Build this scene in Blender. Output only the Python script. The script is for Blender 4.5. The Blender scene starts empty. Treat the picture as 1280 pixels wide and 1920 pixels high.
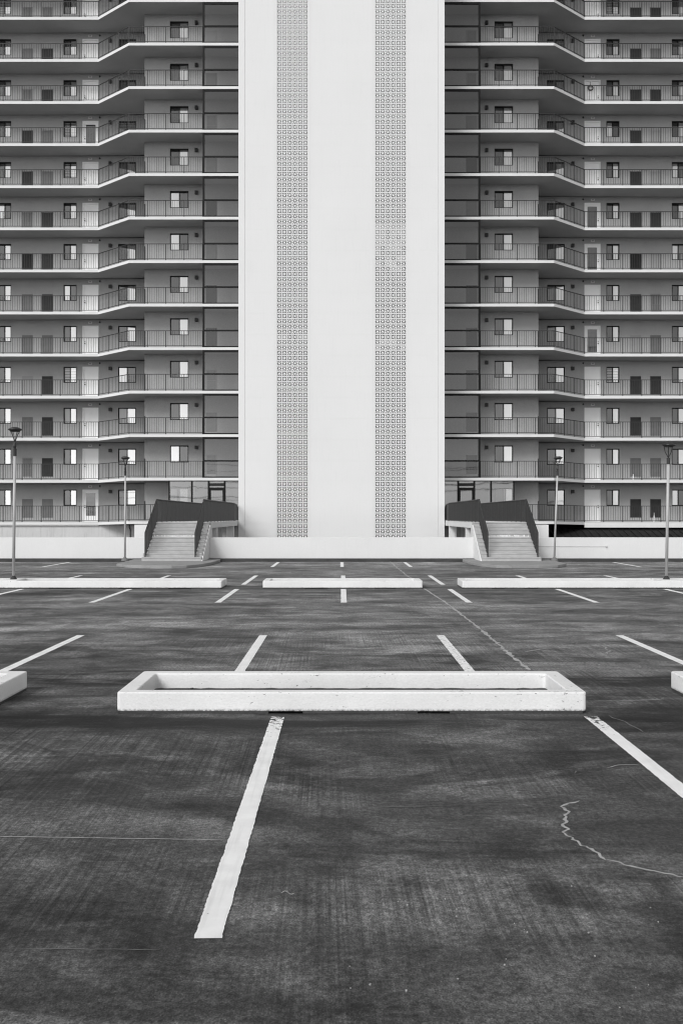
import bpy, bmesh, math, random
from mathutils import Vector
R = math.radians
rnd = random.Random(7)
sc = bpy.context.scene
C = sc.collection

# ------------------------------------------------------------------ camera, sky, sun, exposure
EYE = 1.9            # camera height (m)
FPX = 35.0 / 36.0 * 1920.0
cam_d = bpy.data.cameras.new('camera')
cam = bpy.data.objects.new('camera', cam_d); C.objects.link(cam)
cam.location = (0, 0, EYE); cam.rotation_euler = (R(90), 0, 0)
cam_d.sensor_fit = 'VERTICAL'; cam_d.sensor_height = 36; cam_d.lens = 35
cam_d.shift_y = 7.0 / 1920.0
cam_d.clip_start = 0.05; cam_d.clip_end = 3000
sc.camera = cam

SUN_EL, SUN_AZ = 36, 35      # the sun stands behind and to the left of the camera, a veiled overcast sun
w = bpy.data.worlds.new('World'); sc.world = w; w.use_nodes = True
nt = w.node_tree; nt.nodes.clear()
out = nt.nodes.new('ShaderNodeOutputWorld'); bg = nt.nodes.new('ShaderNodeBackground')
sky = nt.nodes.new('ShaderNodeTexSky'); sky.sky_type = 'NISHITA'; sky.sun_disc = False
sky.sun_elevation = R(SUN_EL); sky.sun_rotation = R(180 + SUN_AZ)
sky.air_density = 1.0; sky.dust_density = 0.6; sky.ozone_density = 1.0
bw = nt.nodes.new('ShaderNodeRGBToBW')     # the photograph is black and white
nt.links.new(sky.outputs[0], bw.inputs[0]); nt.links.new(bw.outputs[0], bg.inputs[0])
bg.inputs[1].default_value = 0.15
nt.links.new(bg.outputs[0], out.inputs[0])
sun_d = bpy.data.lights.new('sun', 'SUN'); sun_d.energy = 1.5; sun_d.angle = R(24); sun_d.color = (1, 1, 1)
sun = bpy.data.objects.new('sun', sun_d); C.objects.link(sun)
sun.location = (0, -20, 40); sun.rotation_euler = (R(90 - SUN_EL), 0, R(-SUN_AZ))
sc.view_settings.view_transform = 'Standard'; sc.view_settings.look = 'None'
sc.view_settings.exposure = 0.53; sc.view_settings.gamma = 1.0
try: sc.view_settings.use_curve_mapping = False
except Exception: pass
try:
    sc.cycles.max_bounces = 8; sc.cycles.filter_width = 1.15; sc.cycles.transparent_max_bounces = 12
    sc.cycles.caustics_reflective = False; sc.cycles.caustics_refractive = False
except Exception: pass

# ------------------------------------------------------------------ materials
MATS = {}
def nn(t, kind, **kw):
    n = t.nodes.new(kind)
    for k, v in kw.items(): setattr(n, k, v)
    return n
def math_node(t, op, a, b=None, c=None, clamp=False):
    n = nn(t, 'ShaderNodeMath', operation=op, use_clamp=clamp)
    for i, x in enumerate((a, b, c)):
        if x is None: continue
        if isinstance(x, (int, float)): n.inputs[i].default_value = x
        else: t.links.new(x, n.inputs[i])
    return n.outputs[0]
def noise(t, vec, scale, sx=1, sy=1, sz=1, detail=4, rough=.55, dist=0, off=0):
    m = nn(t, 'ShaderNodeMapping'); m.inputs['Scale'].default_value = (sx, sy, sz)
    m.inputs['Location'].default_value = (off, off * .7, off * .3)
    t.links.new(vec, m.inputs['Vector'])
    n = nn(t, 'ShaderNodeTexNoise'); n.inputs['Scale'].default_value = scale
    n.inputs['Detail'].default_value = detail; n.inputs['Roughness'].default_value = rough
    n.inputs['Distortion'].default_value = dist
    t.links.new(m.outputs[0], n.inputs['Vector'])
    return n.outputs['Fac']
def remap(t, v, a, b, c, d, smooth=False):
    n = nn(t, 'ShaderNodeMapRange'); n.clamp = True
    if smooth: n.interpolation_type = 'SMOOTHSTEP'
    for i, x in enumerate((a, b, c, d)): n.inputs[i + 1].default_value = x
    t.links.new(v, n.inputs[0]); return n.outputs[0]
def grey(t, v):
    c = nn(t, 'ShaderNodeCombineColor')
    for i in range(3): t.links.new(v, c.inputs[i])
    return c.outputs[0]
def base_mat(name, rough=.7, spec=.3):
    m = bpy.data.materials.new(name); m.use_nodes = True; t = m.node_tree
    p = t.nodes['Principled BSDF']; p.inputs['Roughness'].default_value = rough
    p.inputs['Specular IOR Level'].default_value = spec
    co = nn(t, 'ShaderNodeTexCoord').outputs['Object']
    MATS[name] = m
    return m, t, p, co
def surf(name, v, rough=.7, var=.1, scale=3, stretch=(1, 1, 1), fine=0, fscale=60, bump=0, spec=.3, streak=0, dirt=0, world=False, metallic=0):
    """grey surface with mottling, optional grain, bump and vertical runs of dirt"""
    m, t, p, co = base_mat(name, rough, spec)
    p.inputs['Metallic'].default_value = metallic
    if world: co = nn(t, 'ShaderNodeNewGeometry').outputs['Position']
    a = noise(t, co, scale, *stretch)
    val = remap(t, a, .25, .75, v * (1 - var), v * (1 + var))
    if fine:
        f = noise(t, co, fscale, detail=2)
        val = math_node(t, 'MULTIPLY', val, remap(t, f, .3, .7, 1 - fine, 1 + fine))
    if streak:
        s = noise(t, co, 3.5, 3, 3, .18, detail=5, rough=.65)
        val = math_node(t, 'MULTIPLY', val, remap(t, s, .52, .75, 1, 1 - streak))
    if dirt:
        s = noise(t, co, 9, detail=8, rough=.7)
        val = math_node(t, 'MULTIPLY', val, remap(t, s, .66, .72, 1, 1 - dirt))
    t.links.new(grey(t, val), p.inputs['Base Color'])
    if bump:
        b = nn(t, 'ShaderNodeBump'); b.inputs['Strength'].default_value = bump; b.inputs['Distance'].default_value = .02
        t.links.new(noise(t, co, fscale, detail=3), b.inputs['Height']); t.links.new(b.outputs[0], p.inputs['Normal'])
    return m

surf('tower_paint', .71, .75, .02, .25, fine=.015, fscale=30, streak=.03, world=True)
surf('block_paint', .73, .75, .04, 4, world=True)
surf('stucco', .37, .85, .07, .8, fine=.10, fscale=28, bump=.35, world=True, streak=.05)
surf('stucco_dark', .30, .85, .08, 1.0, fine=.08, fscale=28, bump=.3, world=True)
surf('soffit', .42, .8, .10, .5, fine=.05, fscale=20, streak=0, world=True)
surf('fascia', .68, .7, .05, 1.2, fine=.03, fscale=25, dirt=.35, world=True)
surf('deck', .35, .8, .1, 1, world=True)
surf('white_wall', .70, .75, .03, .7, fine=.02, fscale=30, streak=.02, world=True)
surf('base_wall', .54, .8, .06, .8, fine=.03, fscale=25, streak=.28, world=True)
surf('railing_paint', .032, .5, .15, 4)
surf('dark_frame', .010, .6, .1, 5, spec=.15)
surf('bronze_frame', .016, .6, .1, 5, spec=.15)
surf('door_white', .90, .5, .02, 3)
surf('screen_mesh', .10, .8, .1, 9)
surf('panel_dark', .035, .7, .2, 3)
surf('panel_darkest', .014, .7, .2, 3)
surf('panel_mid', .16, .7, .12, 3)
surf('panel_pale', .30, .8, .05, 3)
surf('grille', .24, .6, .1, 3)
surf('curtain_light', .88, .8, .06, 6, (4, 1, .3))
surf('curtain_dim', .30, .8, .2, 6, (6, 1, .3))
surf('curtain_soft', .66, .8, .1, 6, (6, 1, .3))
surf('curtain_dark', .12, .8, .25, 6, (6, 1, .3))
surf('room_dark', .02, .9, .2, 1)
surf('fixture_black', .012, .4, .1, 5)
surf('plaque', .62, .5, .03, 5)
surf('step_concrete', .42, .85, .12, 3, (1, 1, 2), fine=.08, fscale=40, bump=.3, world=True, dirt=.15)
surf('pad_concrete', .27, .85, .15, 1.6, fine=.1, fscale=40, bump=.3, world=True, dirt=.25)
surf('pale_concrete', .62, .8, .08, 2, fine=.05, fscale=40, world=True)
surf('kerb_dark', .055, .85, .35, 2.2, (1, 1, 3), fine=.12, fscale=40, world=True)
surf('pole_grey', .42, .5, .12, 5, (1, 1, .2), spec=.5)
surf('lamp_dark', .02, .45, .2, 5, spec=.5)
surf('roof_dark', .012, .6, .2, 1)
surf('chip_grey', .12, .9, .2, 20)
surf('white_trim', .85, .6, .03, 5)
surf('wreath_twigs', .09, .9, .4, 30)
surf('cable', .02, .6, .1, 5)

def planter_mat():
    m, t, p, co = base_mat('planter_paint', .7, .3)
    g = nn(t, 'ShaderNodeNewGeometry').outputs['Position']
    a = remap(t, noise(t, g, 1.8, detail=5), .25, .75, .70, .82)
    f = remap(t, noise(t, g, 45, detail=3), .3, .7, .96, 1.03)
    v = math_node(t, 'MULTIPLY', a, f)
    # chipped paint, denser along the rim, grey concrete below
    chip = noise(t, g, 26, .55, .8, 1.3, detail=9, rough=.72)
    patch = noise(t, g, 2.0, 1, 1, 1, detail=2, off=3)
    k = math_node(t, 'ADD', chip, math_node(t, 'MULTIPLY', patch, .34))
    sz_ = nn(t, 'ShaderNodeSeparateXYZ'); t.links.new(g, sz_.inputs[0])
    k = math_node(t, 'ADD', k, remap(t, sz_.outputs[2], .15, .185, 0, .035))
    chipm = remap(t, k, .845, .87, 0, 1)
    # dirty splash along the foot
    sx = nn(t, 'ShaderNodeSeparateXYZ'); t.links.new(g, sx.inputs[0])
    foot = remap(t, sx.outputs[2], .026, .052, 1, 0)
    rag = remap(t, noise(t, g, 38, detail=6, rough=.7), .40, .60, 0, 1)
    footm = math_node(t, 'MULTIPLY', foot, rag)
    mask = math_node(t, 'MAXIMUM', math_node(t, 'MULTIPLY', chipm, .8), math_node(t, 'MULTIPLY', footm, .9))
    inv = math_node(t, 'SUBTRACT', 1, math_node(t, 'MULTIPLY', mask, .85))
    v = math_node(t, 'MULTIPLY', v, inv)
    t.links.new(grey(t, v), p.inputs['Base Color'])
    b = nn(t, 'ShaderNodeBump'); b.inputs['Strength'].default_value = .35; b.inputs['Distance'].default_value = .01
    t.links.new(noise(t, g, 60, detail=4), b.inputs['Height']); t.links.new(b.outputs[0], p.inputs['Normal'])
planter_mat()

def glass_mat(name, refl, tint):
    m = bpy.data.materials.new(name); m.use_nodes = True; t = m.node_tree; t.nodes.clear()
    o = nn(t, 'ShaderNodeOutputMaterial'); mx = nn(t, 'ShaderNodeMixShader'); mx.inputs[0].default_value = refl
    tr = nn(t, 'ShaderNodeBsdfTransparent'); tr.inputs[0].default_value = (tint, tint, tint, 1)
    gl = nn(t, 'ShaderNodeBsdfGlossy'); gl.inputs['Roughness'].default_value = .02; gl.inputs['Color'].default_value = (.9, .9, .9, 1)
    co = nn(t, 'ShaderNodeTexCoord').outputs['Object']
    b = nn(t, 'ShaderNodeBump'); b.inputs['Strength'].default_value = .05; b.inputs['Distance'].default_value = .02
    t.links.new(noise(t, co, 1.3, detail=1), b.inputs['Height']); t.links.new(b.outputs[0], gl.inputs['Normal'])
    t.links.new(tr.outputs[0], mx.inputs[1]); t.links.new(gl.outputs[0], mx.inputs[2]); t.links.new(mx.outputs[0], o.inputs[0])
    MATS[name] = m
glass_mat('window_glass', .42, .8)
glass_mat('screen_glass', .10, .55)
glass_mat('windscreen_glass', .07, .53)
glass_mat('lobby_glass', .17, .5)

def ground_mat():
    m, t, p, co = base_mat('worn_concrete', .75, .35)
    g = nn(t, 'ShaderNodeNewGeometry').outputs['Position']
    sx = nn(t, 'ShaderNodeSeparateXYZ'); t.links.new(g, sx.inputs[0]); Y = sx.outputs[1]; X = sx.outputs[0]
    base = remap(t, Y, 8, 17, .068, .138, True)          # base colour grows paler with depth into the lot
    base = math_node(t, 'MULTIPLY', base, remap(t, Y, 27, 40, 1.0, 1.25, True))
    big = noise(t, g, .42, .7, 1.3, 1, detail=6, rough=.62, dist=.8)
    v = math_node(t, 'MULTIPLY', base, remap(t, big, .38, .62, .62, 1.45))
    mid = noise(t, g, 1.3, .85, 1, 1, detail=8, rough=.68, dist=.8, off=5)
    v = math_node(t, 'MULTIPLY', v, remap(t, mid, .40, .62, .62, 1.45))
    band = noise(t, g, .8, .3, 1.1, 1, detail=2, rough=.5, dist=.9, off=11)
    v = math_node(t, 'MULTIPLY', v, remap(t, band, .42, .60, 1.15, .70))
    cl = noise(t, g, 7, .9, 1.1, 1, detail=8, rough=.8, dist=.3, off=31)
    cl_ = remap(t, cl, .38, .62, .78, 1.28)
    v = math_node(t, 'MULTIPLY', v, cl_)
    # pale abraded scuffs with ragged edges
    scf = noise(t, g, 1.0, .8, 1.3, 1, detail=9, rough=.72, dist=1.0, off=47)
    v = math_node(t, 'ADD', v, remap(t, scf, .56, .68, 0, .07))
    pool = noise(t, g, .6, .7, 1.2, 1, detail=7, rough=.6, dist=1.2, off=61)
    # the blotches soften towards the far half of the lot
    far = remap(t, Y, 12, 19, 0, 1, True)
    def calm(x, k_):      # pull a factor towards one with distance
        f_ = math_node(t, 'MULTIPLY', far, k_)
        return math_node(t, 'ADD', math_node(t, 'MULTIPLY', x, math_node(t, 'SUBTRACT', 1, f_)), f_)
    v = math_node(t, 'MULTIPLY', v, calm(remap(t, pool, .50, .58, 1.10, .50, True), .75))
    # broom finish running down the bays, in patches, two slightly different directions
    def broom(rot, off, lo, hi, amt):
        m_ = nn(t, 'ShaderNodeMapping'); m_.inputs['Rotation'].default_value = (0, 0, R(rot)); t.links.new(g, m_.inputs['Vector'])
        b_ = noise(t, m_.outputs[0], 2.0, 22, .16, 1, detail=2, rough=.7, off=off)
        k_ = remap(t, noise(t, g, .45, detail=4, off=off + 8), lo, hi, .0, 1)
        return math_node(t, 'MULTIPLY', math_node(t, 'SUBTRACT', b_, .5), math_node(t, 'MULTIPLY', k_, amt)), b_
    b1, br = broom(-1, 0, .42, .56, 2.7); b2, _b = broom(4, 3, .54, .66, 1.3)
    v = math_node(t, 'MULTIPLY', v, calm(math_node(t, 'ADD', math_node(t, 'ADD', b1, b2), 1), .7))
    # aggregate: coarse, fine, pits, and sand-sized grain
    gr = noise(t, g, 30, detail=3, rough=.6)
    v = math_node(t, 'MULTIPLY', v, remap(t, gr, .36, .64, .62, 1.38))
    g2 = noise(t, g, 110, detail=2, rough=.6, off=3)
    v = math_node(t, 'MULTIPLY', v, remap(t, g2, .34, .66, .62, 1.38))
    sn = nn(t, 'ShaderNodeVectorMath', operation='SNAP'); t.links.new(g, sn.inputs[0]); sn.inputs[1].default_value = (.006, .012, 10)
    wnz = nn(t, 'ShaderNodeTexWhiteNoise'); t.links.new(sn.outputs[0], wnz.inputs[0])
    v = math_node(t, 'MULTIPLY', v, remap(t, wnz.outputs['Value'], 0, 1, .74, 1.26))
    vo = nn(t, 'ShaderNodeTexVoronoi'); vo.inputs['Scale'].default_value = 40; t.links.new(g, vo.inputs['Vector'])
    v = math_node(t, 'MULTIPLY', v, remap(t, vo.outputs['Distance'], .06, .24, .40, 1))
    sp = noise(t, g, 120, detail=1, off=2)
    v = math_node(t, 'ADD', v, remap(t, sp, .68, .80, 0, .12))
    # oil and rubber soaked in beside the planters
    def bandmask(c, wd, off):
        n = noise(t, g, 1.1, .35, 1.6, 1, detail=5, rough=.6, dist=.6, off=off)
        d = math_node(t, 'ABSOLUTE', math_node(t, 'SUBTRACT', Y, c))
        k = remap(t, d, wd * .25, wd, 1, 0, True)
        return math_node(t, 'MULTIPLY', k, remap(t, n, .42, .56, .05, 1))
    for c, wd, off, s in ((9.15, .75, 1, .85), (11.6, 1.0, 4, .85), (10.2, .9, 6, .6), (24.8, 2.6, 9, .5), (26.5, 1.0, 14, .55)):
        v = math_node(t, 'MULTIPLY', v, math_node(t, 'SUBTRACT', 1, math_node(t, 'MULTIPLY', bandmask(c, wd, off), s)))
    # pale scuffed tyre arcs
    wv = nn(t, 'ShaderNodeTexWave'); wv.wave_type = 'RINGS'; wv.inputs['Scale'].default_value = 1.4
    wv.inputs['Distortion'].default_value = 3.5; wv.inputs['Detail'].default_value = 3; wv.inputs['Detail Scale'].default_value = .6
    mp = nn(t, 'ShaderNodeMapping'); mp.inputs['Location'].default_value = (-4.5, -12.5, 0); t.links.new(g, mp.inputs['Vector'])
    t.links.new(mp.outputs[0], wv.inputs['Vector'])
    am = remap(t, noise(t, g, .55, detail=3, off=21), .52, .68, 0, 1)
    arc = math_node(t, 'MULTIPLY', remap(t, wv.outputs['Fac'], .80, .98, 0, .35), am)
    v = math_node(t, 'MULTIPLY', v, math_node(t, 'ADD', arc, 1))
    t.links.new(grey(t, v), p.inputs['Base Color'])
    r = remap(t, big, .3, .7, .62, .86); t.links.new(r, p.inputs['Roughness'])
    b = nn(t, 'ShaderNodeBump'); b.inputs['Strength'].default_value = .5; b.inputs['Distance'].default_value = .006
    hh = math_node(t, 'ADD', gr, math_node(t, 'MULTIPLY', br, .5))
    t.links.new(hh, b.inputs['Height']); t.links.new(b.outputs[0], p.inputs['Normal'])
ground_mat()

def paint_mat(name, lo, hi, flip, amount):
    """road paint; worn through to the concrete towards one end (Generated Y lo..hi)"""
    m = bpy.data.materials.new(name); m.use_nodes = True; t = m.node_tree
    p = t.nodes['Principled BSDF']; o = t.nodes['Material Output']; p.inputs['Roughness'].default_value = .65
    tc = nn(t, 'ShaderNodeTexCoord'); g = nn(t, 'ShaderNodeNewGeometry').outputs['Position']
    s = nn(t, 'ShaderNodeSeparateXYZ'); t.links.new(tc.outputs['Generated'], s.inputs[0])
    end = remap(t, s.outputs[1], lo, hi, 1 if flip else 0, 0 if flip else 1)
    n = noise(t, g, 14, 1.2, 1.5, 1, detail=8, rough=.72)
    k = math_node(t, 'ADD', n, math_node(t, 'MULTIPLY', end, amount))
    wear = remap(t, k, .70, .735, 0, 1)
    v = remap(t, noise(t, g, 5, detail=4), .3, .7, .76, .88)
    sc_ = noise(t, g, 3, 9, .5, 1, detail=3)
    v = math_node(t, 'MULTIPLY', v, remap(t, sc_, .5, .8, 1, .86))
    t.links.new(grey(t, v), p.inputs['Base Color'])
    mx = nn(t, 'ShaderNodeMixShader'); tr = nn(t, 'ShaderNodeBsdfTransparent')
    t.links.new(wear, mx.inputs[0]); t.links.new(p.outputs[0], mx.inputs[1]); t.links.new(tr.outputs[0], mx.inputs[2])
    t.links.new(mx.outputs[0], o.inputs[0]); MATS[name] = m
paint_mat('paint_worn_far', .76, 1.0, False, .235)
paint_mat('paint_worn_near', 0, .30, True, .22)
paint_mat('paint_worn_all', -2, -1, False, .135)
paint_mat('paint_fresh', .9, 1.0, False, .02)
surf('crack_fill', .36, .9, .35, 12, world=True)
surf('crack_dim', .17, .9, .4, 9, world=True)

# ------------------------------------------------------------------ mesh helpers
WL = {}
class MB:
    def __init__(s): s.v = []; s.f = []; s.m = []
    def face(s, pts, mi=0):
        n = len(s.v); s.v += [tuple(p) for p in pts]; s.f.append(tuple(range(n, n + len(pts)))); s.m.append(mi)
    def box(s, x0, x1, y0, y1, z0, z1, mi=0, bottom=True):
        if x0 > x1: x0, x1 = x1, x0
        n = len(s.v)
        s.v += [(x0, y0, z0), (x1, y0, z0), (x1, y1, z0), (x0, y1, z0), (x0, y0, z1), (x1, y0, z1), (x1, y1, z1), (x0, y1, z1)]
        F = [(0, 1, 5, 4), (1, 2, 6, 5), (2, 3, 7, 6), (3, 0, 4, 7), (4, 5, 6, 7)] + ([(3, 2, 1, 0)] if bottom else [])
        for f in F: s.f.append(tuple(n + i for i in f)); s.m.append(mi)
    def bar(s, a, b, wx, wz, mi=0):
        """square bar from a to b (any direction), width wx sideways, wz in the other direction"""
        a = Vector(a); b = Vector(b); d = (b - a).normalized()
        side = d.cross(Vector((0, 0, 1)))
        if side.length < 1e-4: side = Vector((1, 0, 0))
        side.normalize(); up = side.cross(d).normalized()
        n = len(s.v)
        for p in (a, b):
            for i, j in ((-1, -1), (1, -1), (1, 1), (-1, 1)):
                s.v.append(tuple(p + side * (wx / 2 * i) + up * (wz / 2 * j)))
        for f in ((0, 1, 2, 3), (4, 7, 6, 5), (0, 4, 5, 1), (1, 5, 6, 2), (2, 6, 7, 3), (3, 7, 4, 0)):
            s.f.append(tuple(n + i for i in f)); s.m.append(mi)
    def tube(s, pts, rads, k=12, mi=0):
        rings = []
        for i, p in enumerate(pts):
            p = Vector(p)
            d = (Vector(pts[min(i + 1, len(pts) - 1)]) - Vector(pts[max(i - 1, 0)]))
            if d.length < 1e-6: d = Vector((0, 0, 1))
            d.normalize()
            u = d.cross(Vector((0, 1, 0)))
            if u.length < 1e-3: u = Vector((1, 0, 0))
            u.normalize(); v = d.cross(u)
            n = len(s.v); rings.append(n)
            for j in range(k):
                a = 2 * math.pi * j / k
                s.v.append(tuple(p + (u * math.cos(a) + v * math.sin(a)) * rads[i]))
        for a, b in zip(rings, rings[1:]):
            for j in range(k):
                s.f.append((a + j, a + (j + 1) % k, b + (j + 1) % k, b + j)); s.m.append(mi)
        s.f.append(tuple(rings[0] + j for j in range(k))[::-1]); s.m.append(mi)
        s.f.append(tuple(rings[-1] + j for j in range(k))); s.m.append(mi)
    def prism(s, poly, z0, z1, side=0, top=0, bot=0):
        n = len(s.v); k = len(poly)
        zz0 = z0 if callable(z0) else (lambda i: z0); zz1 = z1 if callable(z1) else (lambda i: z1)
        s.v += [(p[0], p[1], zz0(i)) for i, p in enumerate(poly)] + [(p[0], p[1], zz1(i)) for i, p in enumerate(poly)]
        for i in range(k):
            j = (i + 1) % k; s.f.append((n + i, n + j, n + k + j, n + k + i)); s.m.append(side)
        s.f.append(tuple(n + k + i for i in range(k))); s.m.append(top)
        s.f.append(tuple(n + i for i in range(k))[::-1]); s.m.append(bot)
    def mesh(s, name, mats, origin=(0, 0, 0), smooth=False):
        me = bpy.data.meshes.new(name)
        ox, oy, oz = origin
        me.from_pydata([(x - ox, y - oy, z - oz) for x, y, z in s.v], [], s.f)
        for mm in (mats if isinstance(mats, (list, tuple)) else [mats]): me.materials.append(MATS[mm])
        for p, mi in zip(me.polygons, s.m): p.material_index = mi; p.use_smooth = smooth
        b = bmesh.new(); b.from_mesh(me); bmesh.ops.recalc_face_normals(b, faces=b.faces); b.to_mesh(me); b.free()
        return me
    def build(s, name, mats, parent=None, origin=(0, 0, 0), kind=None, smooth=False, bevel=0):
        o = put(name, s.mesh(name, mats, origin, smooth), parent, origin)
        if kind: o['kind'] = kind
        if bevel:
            bm_ = o.modifiers.new('bevel', 'BEVEL'); bm_.width = bevel; bm_.segments = 3; bm_.limit_method = 'ANGLE'; bm_.angle_limit = R(40)
        return o
def put(name, data, parent, pos):
    o = bpy.data.objects.new(name, data); C.objects.link(o)
    WL[o.name] = Vector(pos)
    if parent is not None:
        o.parent = parent; o.location = Vector(pos) - WL[parent.name]
    else: o.location = pos
    return o
def thing(name, pos, label, cat, group=None):
    o = put(name, None, None, pos); o['label'] = label; o['category'] = cat
    if group: o['group'] = group
    return o
def tag(o, label, cat, group=None):
    o['label'] = label; o['category'] = cat
    if group: o['group'] = group
    return o
def ground_pt(px, py, z=0.0):
    """point on the lot measured from the photograph (level camera, so depth = f*h/(y-967))"""
    d = (EYE - z) * FPX / (py - 967.0)
    return ((px - 640.0) * d / FPX, d)

# ------------------------------------------------------------------ the lot
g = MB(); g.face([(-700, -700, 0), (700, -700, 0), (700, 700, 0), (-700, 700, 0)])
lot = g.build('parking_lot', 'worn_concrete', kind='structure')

def stall_line(x, y0, y1, wd, mat, jag=.0035, x1=None):
    m = MB(); n = max(4, int((y1 - y0) / .022)); L = []; Rr = []
    x1 = x if x1 is None else x1
    jl = jr = 0
    for i in range(n + 1):
        y = y0 + (y1 - y0) * i / n; cx = x + (x1 - x) * i / n
        jl = jl * .35 + rnd.uniform(-jag, jag) * .8; jr = jr * .35 + rnd.uniform(-jag, jag) * .8
        L.append((cx - wd / 2 + jl, y + (rnd.uniform(-.01, .01) if i in (0, n) else 0), .004)); Rr.append((cx + wd / 2 + jr, y, .004))
    for i in range(n): m.face([L[i], Rr[i], Rr[i + 1], L[i + 1]])
    return m.build('stall_line', mat, lot, ((x + x1) / 2, (y0 + y1) / 2, .004))
for i, x in enumerate((-6.5, -3.55, -.60, 2.35, 5.30)):
    stall_line(x, 4.47, 9.40, .125, 'paint_worn_far')
for i, x in enumerate((-9.8, -6.97, -4.13, -1.24, 1.565, 4.40, 7.24, 10.1)):
    stall_line(x, 11.0, 15.8, .125, 'paint_worn_all' if i == 4 else 'paint_worn_near')
for x in (-11.0, -8.25, -5.46, -2.70, .05, 2.79, 5.57, 8.35, 11.1):
    stall_line(x, 21.75, 25.75, .13, 'paint_fresh', .008)
    stall_line(x, 27.4, 31.6, .13, 'paint_fresh', .008)
for x in (-13.9, -11.07, -2.57, 0.02, 2.57, 11.07, 13.9):
    stall_line(x, 36.9, 40.6, .13, 'paint_fresh', .008)
def ribbon(pts, wd, name, mat, z=.003, wob=.3):
    m = MB(); L = []; Rr = []
    for i, p in enumerate(pts):
        a = pts[max(i - 1, 0)]; b = pts[min(i + 1, len(pts) - 1)]
        dx, dy = b[0] - a[0], b[1] - a[1]; l = math.hypot(dx, dy) or 1
        ww = wd / 2 * (1 + rnd.uniform(-wob, wob) * 1.6) * (.25 if i in (0, len(pts) - 1) else 1)
        nx, ny = -dy / l * ww, dx / l * ww
        L.append((p[0] + nx, p[1] + ny, z)); Rr.append((p[0] - nx, p[1] - ny, z))
    for i in range(len(pts) - 1): m.face([L[i], Rr[i], Rr[i + 1], L[i + 1]])
    return m.build(name, mat, lot, (pts[0][0], pts[0][1], z))
def dense(pxpts, step=.06, jit=.012):
    P = [ground_pt(*p) for p in pxpts]; o = []
    for a, b in zip(P, P[1:]):
        n = max(1, int(math.hypot(b[0] - a[0], b[1] - a[1]) / step))
        for i in range(n):
            k = i / n; o.append((a[0] + (b[0] - a[0]) * k + rnd.gauss(0, jit), a[1] + (b[1] - a[1]) * k + rnd.gauss(0, jit)))
    o.append(P[-1]); return o
ribbon(dense([(1085, 1502), (1060, 1509), (1054, 1513), (1064, 1522), (1057, 1530), (1063, 1540), (1054, 1549), (1067, 1555), (1056, 1560), (1068, 1571), (1090, 1585), (1116, 1597), (1125, 1606), (1134, 1613)], .03, .008), .018, 'crack', 'crack_fill')
ribbon(dense([(1134, 1613), (1170, 1622), (1210, 1630), (1245, 1637), (1290, 1647)], .04, .008), .015, 'crack', 'crack_fill')
ribbon(dense([(1075, 1451), (1079, 1446), (1100, 1446)], .04, .006), .010, 'crack', 'crack_dim')
ribbon(dense([(1138, 1440), (1160, 1435), (1196, 1434)], .04, .006), .014, 'crack', 'crack_fill')
ribbon(dense([(-40, 1569), (0, 1569), (120, 1571), (250, 1573), (420, 1575)], .08, .002), .010, 'crack', 'crack_fill', wob=.1)
ribbon(dense([(705, 1513), (760, 1513), (860, 1510), (940, 1507), (1000, 1506)], .06, .004), .006, 'crack', 'crack_dim')
ribbon(dense([(0, 1780), (300, 1781)], .1, .003), .004, 'crack', 'crack_dim')
ribbon(dense([(640, 1680), (760, 1682), (900, 1683)], .06, .006), .005, 'crack', 'crack_dim')
ribbon(dense([(1110, 1315), (1180, 1314), (1240, 1312)], .06, .006), .012, 'crack', 'crack_fill')
ribbon(dense([(1140, 1342), (1170, 1353), (1205, 1373)], .05, .01), .012, 'crack', 'crack_dim')
ribbon(dense([(731, 1053), (760, 1078), (770, 1084)], .2, .02), .05, 'crack', 'crack_fill')
ribbon(dense([(795, 1104), (835, 1130), (880, 1164), (900, 1180)], .18, .009), .045, 'crack', 'crack_fill')
ribbon(dense([(900, 1180), (930, 1205), (957, 1228), (975, 1243), (993, 1257)], .10, .011), .05, 'crack', 'crack_fill', wob=.5)
ribbon(dense([(880, 1180), (1000, 1178), (1100, 1179), (1280, 1180)], .2, .02), .03, 'crack', 'crack_fill')
ribbon(dense([(0, 1175), (200, 1176), (400, 1177), (640, 1178), (880, 1180)], .2, .02), .022, 'crack', 'crack_dim')
ribbon(dense([(980, 1223), (1030, 1216), (1075, 1213)], .12, .02), .022, 'crack', 'crack_fill')
ribbon(dense([(1075, 1213), (1085, 1206), (1100, 1204), (1110, 1213), (1130, 1220)], .1, .04), .02, 'crack', 'crack_dim')
ribbon(dense([(1060, 1193), (1080, 1197), (1070, 1205), (1090, 1208)], .1, .04), .02, 'crack', 'crack_dim')
ribbon(dense([(1128, 1212), (1140, 1220), (1138, 1226)], .1, .04), .02, 'crack', 'crack_fill')
ribbon(dense([(1160, 1290), (1280, 1288)], .1, .02), .008, 'crack', 'crack_dim')
# two long worn guide stripes that sweep round the stair pads
for s in (-1, 1):
    for ya, off in ((0, 0), (1, .9)):
        pts = []
        for i in range(40):
            k = i / 39; x = -5.2 - off * 1.5 - k * 13; y = 37.0 - off - 5.2 * k ** 1.6 + .2 * math.sin(k * 3)
            pts.append((x * -s if s > 0 else x, y))
        ribbon(pts, .09, 'guide_stripe', 'crack_fill', z=.004, wob=.25)

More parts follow.
